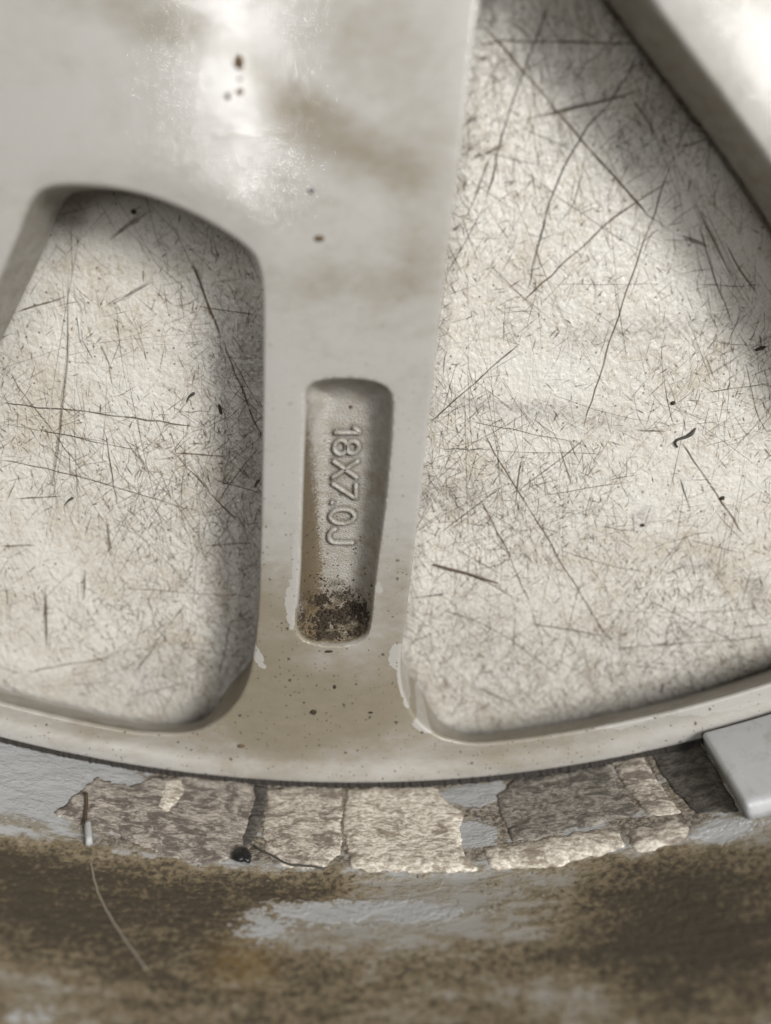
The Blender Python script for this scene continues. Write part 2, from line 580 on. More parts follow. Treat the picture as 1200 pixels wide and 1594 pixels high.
def make_weight_mat():
    m = NT('grey_weight_coating')
    n = m.noise(m.pos, .5, 5, .6)
    c = m.mix(n, (.46, .475, .49), (.54, .55, .56))
    c = m.mix(m.mul(m.ramp(m.noise(m.pos, .22, 5, .7, .5), .48, .68), .35), c, (.24, .20, .14))
    c = m.mix(m.mul(m.specks(m.pos, .5, .02, .09, .25), .7), c, (.10, .085, .07))
    b = m.bump(m.noise(m.pos, 1.2, 4, .6), .04)
    m.bsdf(Base_Color=c, Roughness=.36, Metallic=.15, Normal=b, Coat_Weight=.3, Coat_Roughness=.2)
    return m.m


M_WEIGHT = make_weight_mat()

# ================================================================== bench top
gx = [-420, -300, -200, -150] + list(np.arange(-126, 126.1, 1.8)) + [150, 200, 300, 420]
gy = [-420, -300, -200, -140] + list(np.arange(-112, 66, 1.8)) + [80, 120, 200, 350, 520]
nx, ny = len(gx), len(gy)
bv = [(x, y, TZ) for y in gy for x in gx]
bf = [(j * nx + i, j * nx + i + 1, (j + 1) * nx + i + 1, (j + 1) * nx + i) for j in range(ny - 1) for i in range(nx - 1)]
k0 = len(bv)
bv += [(-420, -420, TZ), (420, -420, TZ), (420, 520, TZ), (-420, 520, TZ), (-420, -420, TZ - 22), (420, -420, TZ - 22), (420, 520, TZ - 22), (-420, 520, TZ - 22)]
bf += [(k0 + 7, k0 + 6, k0 + 5, k0 + 4)] + [(k0 + 4 + i, k0 + 4 + (i + 1) % 4, k0 + (i + 1) % 4, k0 + i) for i in range(4)]
bench = mesh_obj('bench_top', bv, bf, M_BENCH, None, False)
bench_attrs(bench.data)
bench.location = (0, 0, -TZ * MM)
tag(bench, 'scratched off-white bench top under the wheel', None, None, 'structure')

# scratches: thousands of thin grime filled cuts, one mesh
SV, SF, SC, SA = [], [], [], []
layer = [0]


def scratch(pts, width, alpha, colr, taper=(.25, .25), seg=None):
    """pts in mm on the bench; a ribbon that tapers and fades at both ends"""
    pts = resample(pts, max(.6, sum(math.dist(a, b) for a, b in zip(pts, pts[1:])) / (seg or 5)))
    n = len(pts)
    t = np.gradient(pts, axis=0)
    t /= np.maximum(np.linalg.norm(t, axis=1), 1e-9)[:, None]
    nr = np.stack([-t[:, 1], t[:, 0]], 1)
    layer[0] += 1
    z = TZ + .012 + (layer[0] % 3000) * .000012
    b = len(SV)
    for i in range(n):
        u = i / (n - 1)
        e = min(1.0, u / taper[0] if taper[0] > 0 else 1, (1 - u) / taper[1] if taper[1] > 0 else 1)
        wv = width * (.35 + .65 * e) * (.8 + .4 * rnd.random()) * .5
        av = alpha * (.15 + .85 * e) * (1 if n < 7 else min(1.0, .35 + .9 * abs(noise.noise(Vector((pts[i][0] * .35, pts[i][1] * .35, layer[0] * 3.1)))) + .35 * rnd.random()))
        for sgn in (-1, 1):
            q = pts[i] + nr[i] * wv * sgn
            SV.append((q[0], q[1], z)); SC.append((*colr, 1)); SA.append(av)
    for i in range(n - 1):
        SF.append((b + 2 * i, b + 2 * i + 2, b + 2 * i + 3, b + 2 * i + 1))


def pxs(path, wpx, alpha, colr, taper=(.12, .12), jitter=.12):
    p = [unp(x, y, TZ) for x, y in path]
    p = resample(smooth_curve(p, False, 2) if len(p) > 2 else p, 2.2)
    p = [(q[0] + rnd.gauss(0, jitter), q[1] + rnd.gauss(0, jitter)) for q in p]
    scratch(p, wpx * .115, alpha, colr, taper, seg=max(6, len(p)))


BR = [(.10, .066, .034), (.075, .054, .034), (.14, .095, .05), (.055, .046, .038), (.19, .135, .078)]
# soft wide smears first, then the fine cuts above them
def smear(path, wpx, alpha, colr):
    """a scuff: a bundle of thin uneven cuts side by side"""
    n_ = int(wpx * 2.2) + 3
    for _ in range(n_):
        t0, t1 = sorted((rnd.uniform(0, .6), rnd.uniform(.4, 1)))
        q = resample(path, 6)
        i0, i1 = int(t0 * (len(q) - 1)), max(int(t0 * (len(q) - 1)) + 1, int(t1 * (len(q) - 1)))
        ox, oy = rnd.gauss(0, wpx * .32), rnd.gauss(0, wpx * .32)
        pxs([(a[0] + ox, a[1] + oy) for a in q[i0:i1 + 1]], rnd.uniform(.8, 2.4), alpha * rnd.uniform(.5, 1), colr, (.3, .3), .06)


smear([(1050, 240), (1100, 350), (1150, 450), (1200, 530)], 15, .16, (.24, .18, .12))
for (path, wpx, al) in [([(167, 375), (247, 315)], 8, .45), ([(165, 480), (240, 435)], 5, .4), ([(70, 910), (72, 1030)], 6, .5), ([(163, 800), (175, 890)], 7, .4),
                        ([(130, 880), (128, 950)], 6, .35), ([(110, 350), (107, 440), (105, 560), (90, 700), (65, 830)], 4, .45), ([(790, 195), (905, 165), (1040, 129)], 5, .65),
                        ([(720, 255), (805, 215)], 5, .5), ([(1050, 365), (1120, 390)], 7, .4), ([(700, 850), (800, 905)], 3, .3)]:
    smear(path, wpx, al, (.13, .10, .065))

LONG = [
    ([(745, 30), (800, 95), (880, 190), (1015, 340)], 3.6, .85), ([(742, 67), (860, 65), (997, 68)], 2.8, .85),
    ([(997, 70), (970, 135), (900, 215), (872, 270), (847, 340), (820, 457)], 3.4, .8), ([(855, 5), (832, 70), (795, 160), (754, 322)], 3.4, .75),
    ([(812, 472), (900, 390), (975, 320), (1050, 278)], 3.2, .85), ([(1050, 240), (1030, 300), (990, 410), (950, 530), (905, 675)], 2.8, .85),
    ([(920, 235), (1010, 335)], 3, .75), ([(1087, 350), (1110, 430), (1140, 505)], 3, .6), ([(1125, 370), (1180, 465)], 3, .65),
    ([(1090, 444), (1190, 445)], 1.8, .6), ([(857, 444), (1030, 441)], 1.6, .55), ([(765, 240), (725, 340)], 3, .6), ([(752, 322), (695, 430)], 2.4, .6),
    ([(980, 145), (1020, 210)], 2.6, .6), ([(910, 260), (885, 340)], 1.8, .6), ([(1052, 232), (1105, 215)], 3, .6), ([(1078, 180), (1050, 235)], 3, .6),
    ([(790, 30), (830, 62)], 2.5, .6), ([(742, 90), (760, 90)], 4, .6), ([(805, 195), (900, 240)], 2, .55), ([(840, 18), (895, 40), (960, 85)], 1.8, .5),
    ([(675, 880), (765, 905), (805, 937)], 2.4, .5), ([(1060, 690), (1110, 760), (1157, 835)], 3.4, .8), ([(752, 675), (850, 835), (950, 1002)], 2.8, .85),
    ([(747, 775), (790, 860), (825, 940)], 2.8, .75), ([(665, 660), (735, 598), (810, 535)], 2.6, .8), ([(677, 835), (785, 755)], 2.6, .7),
    ([(805, 767), (915, 680)], 2.4, .65), ([(845, 770), (915, 760), (990, 747)], 1.8, .6), ([(641, 932), (700, 922)], 3, .75), ([(800, 795), (812, 710)], 3, .75),
    ([(870, 697), (890, 755)], 3, .6), ([(865, 855), (940, 880), (1015, 892)], 1.8, .65), ([(825, 970), (940, 990)], 3, .7), ([(870, 1035), (910, 880)], 1.8, .6),
    ([(685, 945), (775, 980), (865, 1050)], 2.2, .65), ([(1010, 935), (1145, 1000)], 2.6, .55), ([(950, 1010), (1080, 1000), (1200, 992)], 3, .6),
    ([(1030, 530), (1035, 615), (1050, 670)], 1.8, .6), ([(1160, 560), (1175, 645), (1200, 680)], 2, .6), ([(1100, 610), (1200, 596)], 2.4, .6),
    ([(730, 655), (900, 690)], 2, .5), ([(990, 670), (1038, 672)], 3, .6), ([(730, 697), (810, 705), (940, 706)], 1.6, .6), ([(690, 700), (755, 698)], 2.4, .75),
    ([(885, 845), (990, 822)], 1.6, .45), ([(690, 980), (640, 1000)], 2.4, .5), ([(802, 955), (800, 1015)], 2.8, .6), ([(1058, 745), (1075, 800)], 3, .6),
    ([(930, 820), (1000, 828)], 1.8, .5), ([(1070, 840), (1160, 862)], 2, .5), ([(1138, 998), (1170, 880)], 1.8, .5), ([(1150, 980), (1200, 970)], 3, .55),
    ([(740, 1070), (800, 1095)], 4, .6), ([(700, 1118), (728, 1075)], 3, .6), ([(735, 1110), (765, 1095)], 6, .6), ([(1030, 1080), (1032, 1060)], 4, .6),
    ([(790, 1060), (840, 1100)], 2, .5), ([(655, 1000), (690, 1085)], 2, .5), ([(880, 1060), (900, 1020)], 2, .5), ([(940, 1030), (1060, 1045)], 2, .5),
    ([(300, 405), (318, 460), (345, 530)], 4.6, .9), ([(345, 530), (378, 610), (405, 675)], 3.2, .85), ([(352, 540), (385, 600), (408, 640)], 2, .6), ([(0, 627), (150, 643), (305, 663)], 3, .8),
    ([(0, 715), (110, 738), (220, 770), (320, 800)], 2.4, .7), ([(162, 665), (172, 725), (182, 785)], 2.4, .7), ([(5, 570), (70, 655), (135, 745)], 2.4, .6),
    ([(267, 700), (330, 770), (375, 820)], 2.8, .7), ([(270, 705), (360, 710)], 3, .75), ([(45, 1045), (175, 1022)], 3.2, .6), ([(205, 1055), (290, 935)], 2.2, .55),
    ([(340, 1055), (360, 965)], 2.8, .6), ([(190, 915), (400, 930)], 2, .55), ([(270, 1005), (395, 1025)], 2.2, .6), ([(155, 535), (175, 572)], 3.4, .6),
    ([(110, 350), (112, 430)], 2, .6), ([(25, 487), (107, 460)], 3, .7), ([(300, 477), (405, 490)], 2.2, .7), ([(55, 665), (150, 690), (220, 700)], 2, .6), ([(20, 777), (100, 771)], 2.6, .7),
    ([(132, 980), (270, 750)], 1.4, .4), ([(280, 640), (330, 640)], 2, .5), ([(110, 740), (55, 660), (95, 800)], 1.4, .4), ([(0, 850), (55, 848)], 4, .65), ([(230, 925), (240, 970)], 3, .6),
    ([(130, 835), (145, 800)], 2, .5), ([(160, 795), (270, 740)], 1.6, .5), ([(280, 790), (290, 700)], 1.6, .5), ([(345, 770), (405, 690)], 2.4, .6), ([(320, 850), (400, 845)], 4, .5),
    ([(330, 745), (400, 765)], 3, .6), ([(360, 610), (400, 640)], 2, .5), ([(395, 760), (405, 745)], 5, .8), ([(60, 1070), (190, 1060)], 2, .45), ([(200, 1085), (300, 1060)], 2.4, .5),
]
for path, wpx, al in LONG:
    pxs(path, wpx * .85, al, BR[rnd.choice((0, 0, 1, 3))], (.05, .08))
# bright fresh cuts
for path, wpx, al in [([(710, 585), (880, 655), (1050, 735), (1200, 790)], 3.2, .8), ([(800, 560), (880, 650)], 2, .7), ([(835, 595), (885, 640)], 1.6, .7), ([(700, 570), (740, 600)], 3, .6),
                      ([(5, 540), (45, 575), (90, 615)], 3.5, .7), ([(310, 645), (322, 700)], 2, .7), ([(325, 755), (355, 845)], 2, .7), ([(225, 745), (232, 830)], 2, .5), ([(122, 655), (160, 690)], 3, .6), ([(800, 648), (900, 652)], 2, .6)]:
    pxs(path, wpx * .75, al * .6, (.86, .85, .82), (.2, .2))


def in_wheel_view(x, y):
    return math.hypot(x - CX, y - CY) < 212


# places where the bench has been cut most
DENSE = [(*unp(740, 1010, TZ), 13, .7), (*unp(900, 1080, TZ), 13, .5), (*unp(340, 800, TZ), 14, .6), (*unp(300, 1030, TZ), 12, .4), (*unp(720, 800, TZ), 12, .4), (*unp(880, 160, TZ), 14, .4)]
cnt = 0
while cnt < 30000:
    x = rnd.uniform(-118, 118); y = rnd.uniform(-108, 62)
    if not in_wheel_view(x, y): continue
    # knife marks come in patches
    dens = .40 + 1.05 * noise.noise(Vector((x * .035, y * .035, 3.3))) + .3 * noise.noise(Vector((x * .11, y * .11, 8.1)))
    dens += sum(w_ * math.exp(-((x - a_) ** 2 + (y - b_) ** 2) / (2 * r_ * r_)) for a_, b_, r_, w_ in DENSE)
    if rnd.random() > max(.08, dens): continue
    cnt += 1
    k = rnd.random()
    if k < .52: L, wd, al = rnd.uniform(.5, 2.4), rnd.uniform(.10, .30), rnd.uniform(.12, .58)
    elif k < .95: L, wd, al = rnd.uniform(2, 7.5), rnd.uniform(.08, .20), rnd.uniform(.12, .48)
    else: L, wd, al = rnd.uniform(7, 45), rnd.uniform(.07, .17), rnd.uniform(.15, .45)
    a = rnd.choice((rnd.uniform(0, math.pi), rnd.gauss(2.2, .35), rnd.gauss(.75, .4), rnd.gauss(1.6, .3)))
    c, s = math.cos(a), math.sin(a)
    bend = rnd.gauss(0, .025) * L
    p0 = np.array([x - c * L / 2, y - s * L / 2]); p2 = np.array([x + c * L / 2, y + s * L / 2])
    pm = (p0 + p2) / 2 + np.array([-s, c]) * bend
    pts = [tuple(p0), tuple((p0 + pm) / 2 + np.array([-s, c]) * bend * .25), tuple(pm), tuple((p2 + pm) / 2 + np.array([-s, c]) * bend * .25), tuple(p2)]
    colr = BR[rnd.randrange(5)]
    if rnd.random() < .10: colr, al = (.86, .85, .82), al * .9
    scratch(pts, wd, al, colr, rnd.choice(((.1, .7), (.6, .1), (.3, .3))), 4)
scr = mesh_obj('scratches', [(v[0], v[1], v[2]) for v in SV], SF, M_SCR, bench, False)
ca = scr.data.color_attributes.new('tint', 'FLOAT_COLOR', 'POINT')
ca.data.foreach_set('color', np.array(SC, np.float32).ravel())
fa = scr.data.attributes.new('fade', 'FLOAT', 'POINT')
fa.data.foreach_set('value', np.array(SA, np.float32))
tag(scr, kind='stuff')
scr['label'] = 'dense brown knife scratches all over the bench top'

# ================================================================== wheel
wheel = bpy.data.objects.new('alloy_wheel', None)
col.objects.link(wheel)
wheel.empty_display_size = .05
wheel.location = (CX * MM, CY * MM, 0)
tag(wheel, 'silver alloy wheel lying face down, brown grime on its back, size cast in a spoke', 'wheel')
WO = (CX, CY, TZ)               # wheel origin in mm: parts are built relative to it


def wpart(name, verts, faces, mat, parent=None, smooth=True, recalc=True):
    o = mesh_obj(name, verts, faces, mat, parent or wheel, smooth, WO)
    if recalc: fix_normals(o)
    return o


def pol(r, deg):
    a = R(deg)
    return (CX + r * math.sin(a), CY - r * math.cos(a))


SEAM, SEAM_O = 18.5, 26.0      # where neighbouring spokes meet: at the hub, at the rim
T_SP = 11.0
R_ARC, R_OUT, R_HUB = 198.0, 205.6, 64.0
UP = lambda lst: [unp(x, y, 0) for x, y in lst]

right_edge = [pol(71.5, SEAM), pol(72.2, 17.0), pol(75, 14.8)] + UP([
    (745, 0), (735, 90), (722, 210), (706, 330), (693, 430), (685, 500), (672, 620), (655, 770), (640, 900), (629, 985),
    (623, 1030), (624, 1066), (634, 1099), (651, 1126), (672, 1142), (690, 1151), (690, 1151)]) + [pol(R_ARC - .1, 6.4), pol(R_ARC, 8.5)] + [pol(R_ARC, a) for a in np.arange(9.5, SEAM_O + .01, .75)]
right_edge[-1] = pol(R_ARC, SEAM_O)
left_edge = [pol(71.5, SEAM - 72), pol(72.2, 20 - 72), pol(76, 22.8 - 72), pol(82, 25.0 - 72), pol(89.2, 26.5 - 72), pol(101.2, 28.8 - 72), pol(114.4, 30.8 - 72), pol(128, 31.9 - 72),
             pol(150, 32.8 - 72), pol(170, 33.4 - 72), pol(183, 33.4 - 72), pol(190, 32.6 - 72), pol(195, 31.2 - 72), pol(197.6, 29.2 - 72)] + [pol(R_ARC, 27.5 - 72), pol(R_ARC, SEAM_O - 72)]
right_edge = resample(smooth_curve(right_edge), .45)
left_edge = resample(smooth_curve(left_edge), .9)
window = UP([(25, 368), (40, 325), (54, 301), (74, 291), (105, 288), (150, 290), (205, 298), (262, 316), (312, 339), (352, 363), (382, 384), (398, 402), (406, 430),
             (409, 480), (408, 640), (406, 800), (403, 900), (400, 968), (393, 1028), (382, 1070), (362, 1103), (334, 1128), (296, 1145)]) + \
    [pol(R_ARC, a) for a in np.arange(-11.5, -24.6, -1.0)] + [pol(197.2, -26.2), pol(194, -27.4), pol(188, -27.9), pol(175, -27.4), pol(150, -25.6), pol(124, -23.75)]
window = resample(smooth_curve(window, True), .5, True)
pocket = UP([(473, 640), (471, 615), (477, 600), (493, 591), (528, 587), (566, 589), (592, 595), (608, 606), (613, 622), (612, 662), (606, 740), (597, 820), (588, 880),
             (583, 920), (580, 962), (576, 984), (567, 997), (550, 1005), (520, 1008), (490, 1005), (470, 998), (459, 983), (457, 960), (462, 930), (465, 880), (467, 800), (470, 700)])
pocket = resample(smooth_curve(pocket, True), .35, True)
# make loops counter-clockwise


def area(p):
    p = np.asarray(p)
    return .5 * np.sum(p[:, 0] * np.roll(p[:, 1], -1) - p[:, 1] * np.roll(p[:, 0], -1))


if area(window) < 0: window = window[::-1]
if area(pocket) < 0: pocket = pocket[::-1]

hub_arc = np.array([pol(R_HUB, a) for a in np.arange(SEAM - 72, SEAM + .01, .75)])
out_arc = np.array([pol(R_OUT, a) for a in np.arange(SEAM_O, SEAM_O - 72 - .01, -.25)])
loop = list(hub_arc[:-1]) + [hub_arc[-1]] + list(right_edge) + list(out_arc) + list(left_edge[::-1])
loop = np.array(loop)

RB = .5                                                     # rounding of the cast edges
POCKET_D = 5.0


def band(r):
    """radial shape: rise towards the hub, small raised ridge before the barrel"""
    z = np.zeros_like(r)
    u = np.clip((r - 200.0) / 3.2, 0, 1)
    z += .8 * u * u * (3 - 2 * u)
    v = np.clip((r - 204.3) / 1.2, 0, 1)
    z -= 1.6 * v * v
    return z


def top_z(P):
    P = np.asarray(P)
    r = np.hypot(P[:, 0] - CX, P[:, 1] - CY)
    z = band(r)
    d = np.minimum(np.minimum(dist_to(P, right_edge, False), dist_to(P, left_edge, False)), dist_to(P, window, True))
    q = np.clip(d, 0, RB)
    z -= RB - np.sqrt(np.maximum(RB * RB - (RB - q) ** 2, 0))
    # broad soft shoulder along the edges
    s = np.clip(d / 5.0, 0, 1)
    z -= .22 * (1 - s) ** 2
    dp = dist_to(P, pocket, True)
    ins = in_poly(P, pocket)
    u = np.clip((dp - .0) / 4.4, 0, 1)
    g = 1 - (1 - u) ** 2.3
    z -= np.where(ins, POCKET_D * g, 0)
    e = np.clip(dp / .45, 0, 1)
    z -= np.where(ins, 0, .12 * (1 - e) ** 2)
    return z


# raised size mark, cast in the pocket floor: 18X7.0J
LZ = -POCKET_D + .0


def gp(y, v):
    """letter frame: y photo row, v 0..1 letter height"""
    return (522 - 11 * (y - 664) / 182 + 38 * v, y)


def ell(y0, y1, v0, v1, n=22, a0=0, a1=360):
    cy, cv = (y0 + y1) / 2, (v0 + v1) / 2
    return [gp(cy + (y1 - y0) / 2 * math.sin(R(a0 + (a1 - a0) * i / n)), cv + (v1 - v0) / 2 * math.cos(R(a0 + (a1 - a0) * i / n))) for i in range(n + 1)]


GL = [
    [[gp(673, .0), gp(673, 1.0)], [gp(673, 1.0), gp(669, .93), gp(665.5, .74)]],
    [ell(686, 705, .50, 1.0), ell(684.5, 706.5, .0, .52)],
    [[gp(717, .0), gp(743, 1.0)], [gp(743, .0), gp(717, 1.0)]],
    [[gp(753, .98), gp(775, 1.0)], [gp(775, 1.0), gp(766, .6), gp(752, .02)]],
    [[gp(781.4, .03), gp(782.8, .05)]],
    [ell(792, 814, 0, 1.0, 28)],
    [[gp(844, 1.0), gp(844, .35)] + ell(823, 844, .0, .56, 14, 90, 265)[1:]],
]


STROKES = [resample([unp(x, y, LZ) for x, y in st_], .3) for gl in GL for st_ in gl]


def letter_dirt(P):
    """grime that has settled round the raised characters"""
    d = np.min([dist_to(P[:, :2], st_, False) for st_ in STROKES], axis=0)
    return np.clip((.95 - d) / .4, 0, 1) * (P[:, 2] < -3)


free = []
lx0, ly0 = unp(505, 855, -5); lx1, ly1 = unp(566, 655, -5)
free += [(x + rnd.uniform(-.04, .04), y + rnd.uniform(-.04, .04)) for x in np.arange(lx0, lx1, .27) for y in np.arange(ly0, ly1, .27)]
for dd in (.08, .18, .32, .5, .8, 1.4, 2.4):
    free += list(offset_curve(right_edge[2:-2], dd, False)) + list(offset_curve(right_edge[2:-2], -dd, False))
    free += list(offset_curve(left_edge[2:-2], dd, False)) + list(offset_curve(left_edge[2:-2], -dd, False))
    free += list(offset_curve(window, -dd, True))
for dd in (-.45, -.2, .2, .45, .75, 1.1, 1.5, 2.0, 2.6, 3.3, 4.2):
    free += list(offset_curve(pocket, dd, True))
for rr in (200.2, 200.8, 201.4, 202.0, 202.6, 203.2, 203.8, 204.3, 204.7, 205.1):
    free += [pol(rr, a) for a in np.arange(SEAM_O - 72 + .12, SEAM_O - .1, .25)]
g = 1.05
iy = 0
for y in np.arange(CY - 206, CY, g * .866):
    iy += 1
    for x in np.arange(CX - 175, CX + 95, g):
        free.append((x + (iy % 2) * g * .5 + rnd.uniform(-.1, .1), y + rnd.uniform(-.1, .1)))
free = np.array(free)
# keep points inside the wedge, off the outlines
fr = np.hypot(free[:, 0] - CX, free[:, 1] - CY)
fa_ = np.degrees(np.arctan2(free[:, 0] - CX, CY - free[:, 1]))
keep = (fr > R_HUB + .6) & (fr < R_OUT - .2)
free = free[keep]
keep = in_poly(free, loop) & ~in_poly(free, window)
free = free[keep]
dl = np.minimum(dist_to(free, loop, True), dist_to(free, window, True))
free = free[dl > .06]
V2, tris = triangulate(free, [loop, window, pocket])
ctr = np.array([(V2[a] + V2[b] + V2[c]) / 3 for a, b, c in tris])
ok = in_poly(ctr, loop) & ~in_poly(ctr, window)
tris = [t for t, k in zip(tris, ok) if k]
Z = top_z(V2)
verts = [(p[0], p[1], z) for p, z in zip(V2, Z)]
faces = list(tris)


def depth_at(P):
    r = np.hypot(P[:, 0] - CX, P[:, 1] - CY)
    u = np.clip((r - 186) / 11, 0, 1)
    return -(T_SP + (13.2 - T_SP) * u * u * (3 - 2 * u))


def lean(P, f):
    """the wall under the rim leans outwards towards the bench"""
    P = np.asarray(P, float)
    d = P - np.array([CX, CY])
    r = np.hypot(d[:, 0], d[:, 1])
    u = np.clip((r - 191.5) / 6.5, 0, 1)
    sh = np.minimum(8.2 * u * u * (3 - 2 * u), np.maximum(206.0 - r, 0)) * f
    return P + d / r[:, None] * sh[:, None]


def wall(curve, closed, outward):
    """side wall below a rounded edge; slight draft"""
    c = np.asarray(curve)
    zt = top_z(c)
    zb = depth_at(c)
    rings = [(0, 0), (.04, .10), (.10, .4), (.10, .7), (.08, 1.0)]
    base = len(verts)
    n = len(c)
    for off, f in rings:
        q = lean(offset_curve(c, outward * off, closed) if off else c, f)
        for i in range(n):
            verts.append((q[i][0], q[i][1], zt[i] * (1 - f) + zb[i] * f))
    m_ = n if closed else n - 1
    for k in range(len(rings) - 1):
        for i in range(m_):
            a = base + k * n + i; b = base + k * n + (i + 1) % n
            faces.append((a, b, b + n, a + n))


wall(right_edge, False, 1)
wall(left_edge, False, -1)
wall(window, True, 1)
# front side
V3, t3 = triangulate([], [loop, window])
c3 = np.array([(V3[a] + V3[b] + V3[c]) / 3 for a, b, c in t3])
ok3 = in_poly(c3, loop) & ~in_poly(c3, window)
base = len(verts)
zb3 = depth_at(V3)
V3 = lean(V3, 1.0)
verts += [(p[0], p[1], z) for p, z in zip(V3, zb3)]
faces += [(base + c, base + b, base + a) for (a, b, c), k in zip(t3, ok3) if k]
spoke0 = wpart('spoke', verts, faces, M_SPOKE)
spoke_attrs(spoke0.data)
spoke0['label'] = 'spoke with the stamped pocket, brown film and dirt specks'
for k in range(1, 5):
    o = spoke0.copy()
    col.objects.link(o)
    o.parent = wheel
    o.rotation_euler = (0, 0, R(72 * k))
    if 'label' in o: del o['label']


def lathe(name, prof, seg, mat, closed_profile=True, parent=None):
    vs, fs = [], []
    n = len(prof)
    for i in range(seg):
        a = 2 * math.pi * i / seg
        for r, z in prof: vs.append((CX + r * math.sin(a), CY - r * math.cos(a), z))
    for i in range(seg):
        j = (i + 1) % seg
        for k in range(n if closed_profile else n - 1):
            l = (k + 1) % n
            fs.append((i * n + k, j * n + k, j * n + l, i * n + l))
    return wpart(name, vs, fs, mat, parent)


# barrel: from the outboard lip resting on the bench up to the inboard flange
zs = [-.9, 0, 1, 2, 4, 6, 8, 10, 12, 14, 16, 17.5, 18.5, 19.2, 20, 20.6, 21.2, 23, 26, 30, 35, 40, 46, 52, 58]
prof = [(wall_r(z) if z > -.5 else 206.4, z) for z in zs]
prof += [(208.8, 70), (209.3, 82), (210.5, 86), (214, 90), (215.5, 94), (216, 99), (217, 101.5), (220.5, 103.5), (226.5, 104), (229, 103), (229.4, 100),
         (226, 98), (221, 97), (219.5, 93), (217, 89), (214, 84), (213.5, 55), (212, 20), (213, 8), (216.5, 3), (219, -3), (220, -8), (224, -9.2), (228.5, -9.8), (229.6, -11.2),
         (229.2, -13.2), (227, TZ + .02), (222, TZ + .02), (214, -12.8), (209, -10), (207, -6), (206.3, -3)]
barrel = lathe('barrel', prof, 600, M_BARREL)
barrel_attrs(barrel.data)
hub = lathe('hub', [(R_HUB, 0), (60, .4), (52, 3), (48, 7), (44, 8), (36, 8.2), (35, 7.4), (34.6, 6), (34.6, -10), (40, -10.9), (R_HUB, -11)], 160, M_SPOKE)

def tube(path, rad, n=8, flat=1.0, caps=True, capk=.8):
    """tube through 3D points (mm)"""
    P = [np.array(p, float) for p in path]
    vs, fs = [], []
    up = np.array([0, 0, 1.0])
    N = len(P)
    rads = rad if hasattr(rad, '__len__') else [rad] * N
    for i in range(N):
        t = P[min(i + 1, N - 1)] - P[max(i - 1, 0)]
        t /= max(np.linalg.norm(t), 1e-9)
        s = np.cross(t, up); s /= max(np.linalg.norm(s), 1e-9)
        u = np.cross(s, t)
        for k in range(n):
            a = 2 * math.pi * k / n
            vs.append(tuple(P[i] + s * math.cos(a) * rads[i] + u * math.sin(a) * rads[i] * flat))
    for i in range(N - 1):
        for k in range(n):
            l = (k + 1) % n
            fs.append((i * n + k, i * n + l, (i + 1) * n + l, (i + 1) * n + k))
    if caps:
        for e, sg in ((0, -1), (N - 1, 1)):
            t = P[min(e + 1, N - 1)] - P[max(e - 1, 0)]
            t /= max(np.linalg.norm(t), 1e-9)
            vs.append(tuple(P[e] + t * sg * rads[e] * capk))
            c = len(vs) - 1
            for k in range(n):
                l = (k + 1) % n
                fs.append((c, e * n + l, e * n + k) if e == 0 else (c, e * n + k, e * n + l))
    return vs, fs


for gl in GL:
    vs, fs = [], []
    for stroke in gl:
        closed = math.dist(stroke[0], stroke[-1]) < .5 and len(stroke) > 4
        pts = [unp(x, y, LZ) for x, y in stroke]
        pts = resample(smooth_curve(pts, False, 1) if len(pts) > 2 else pts, .30)
        path = [(q[0] + rnd.gauss(0, .012), q[1] + rnd.gauss(0, .012), LZ + .04) for q in pts]
        v, f = tube(path, .41, n=10, flat=1.6)
        b = len(vs)
        vs += v
        fs += [tuple(i + b for i in q) for q in f]
    wpart('raised_character', vs, fs, M_SPOKE, spoke0, True, False)

# ---------------------------------------------------------------- grime in the joint between spoke and barrel
vs, fs = [], []
a0, a1 = on_wall(0, 1150)[0] / WALL_R0, on_wall(1090, 1147)[0] / WALL_R0
N = 1100
for i in range(N + 1):
    a = a0 - .03 + (a1 + .03 - a0 + .03) * i / N
    s = a * WALL_R0
    u = i / N
    nn = noise.noise(Vector((s * .5, 0, 1))) * .5 + noise.noise(Vector((s * 1.7, 3, 1))) * .35
    wd = .55 + .9 * max(0, nn) + .35 * max(0, math.sin(math.pi * max(0, (u - .35) / .65))) - (.35 if u < .2 and nn < .1 else 0)
    wd = max(.12, wd + .9 * noise.noise(Vector((s * 1.1, 9, 1))))
    ri, ro = 205.3 - wd * .55, 206.0
    h_ = .35 + .55 * nn + .4 * noise.noise(Vector((s * 1.3, 4, 7)))
    for (rr, zz) in ((ri, .15), ((ri + ro) / 2, .55 + h_ * .4), (ro - .35, .6 + .4 * h_ + wd * .25), (ro + .2, .55 + wd * .6)):
        vs.append((CX + rr * math.sin(a), CY - rr * math.cos(a), zz))
for i in range(N):
    for k in range(3):
        b = i * 4 + k
        fs.append((b, b + 1, b + 5, b + 4))
gl_ = wpart('grime_line', vs, fs, M_GRIME, None, True, False)
tag(gl_, 'black grime packed in the joint between spoke ends and barrel', None, None, 'stuff')

# ================================================================== tape left on the barrel wall


def ragged(poly, amt, freq, seed, step=.5):
    p = resample(poly, step, True)
    out = []
    for q in p:
        dx = noise.noise(Vector((q[0] * freq, q[1] * freq, seed))) + .5 * noise.noise(Vector((q[0] * freq * 3, q[1] * freq * 3, seed + 5)))
        dy = noise.noise(Vector((q[0] * freq, q[1] * freq, seed + 11))) + .5 * noise.noise(Vector((q[0] * freq * 3, q[1] * freq * 3, seed + 17)))
        out.append((q[0] + dx * amt, q[1] + dy * amt))
    return np.array(out)


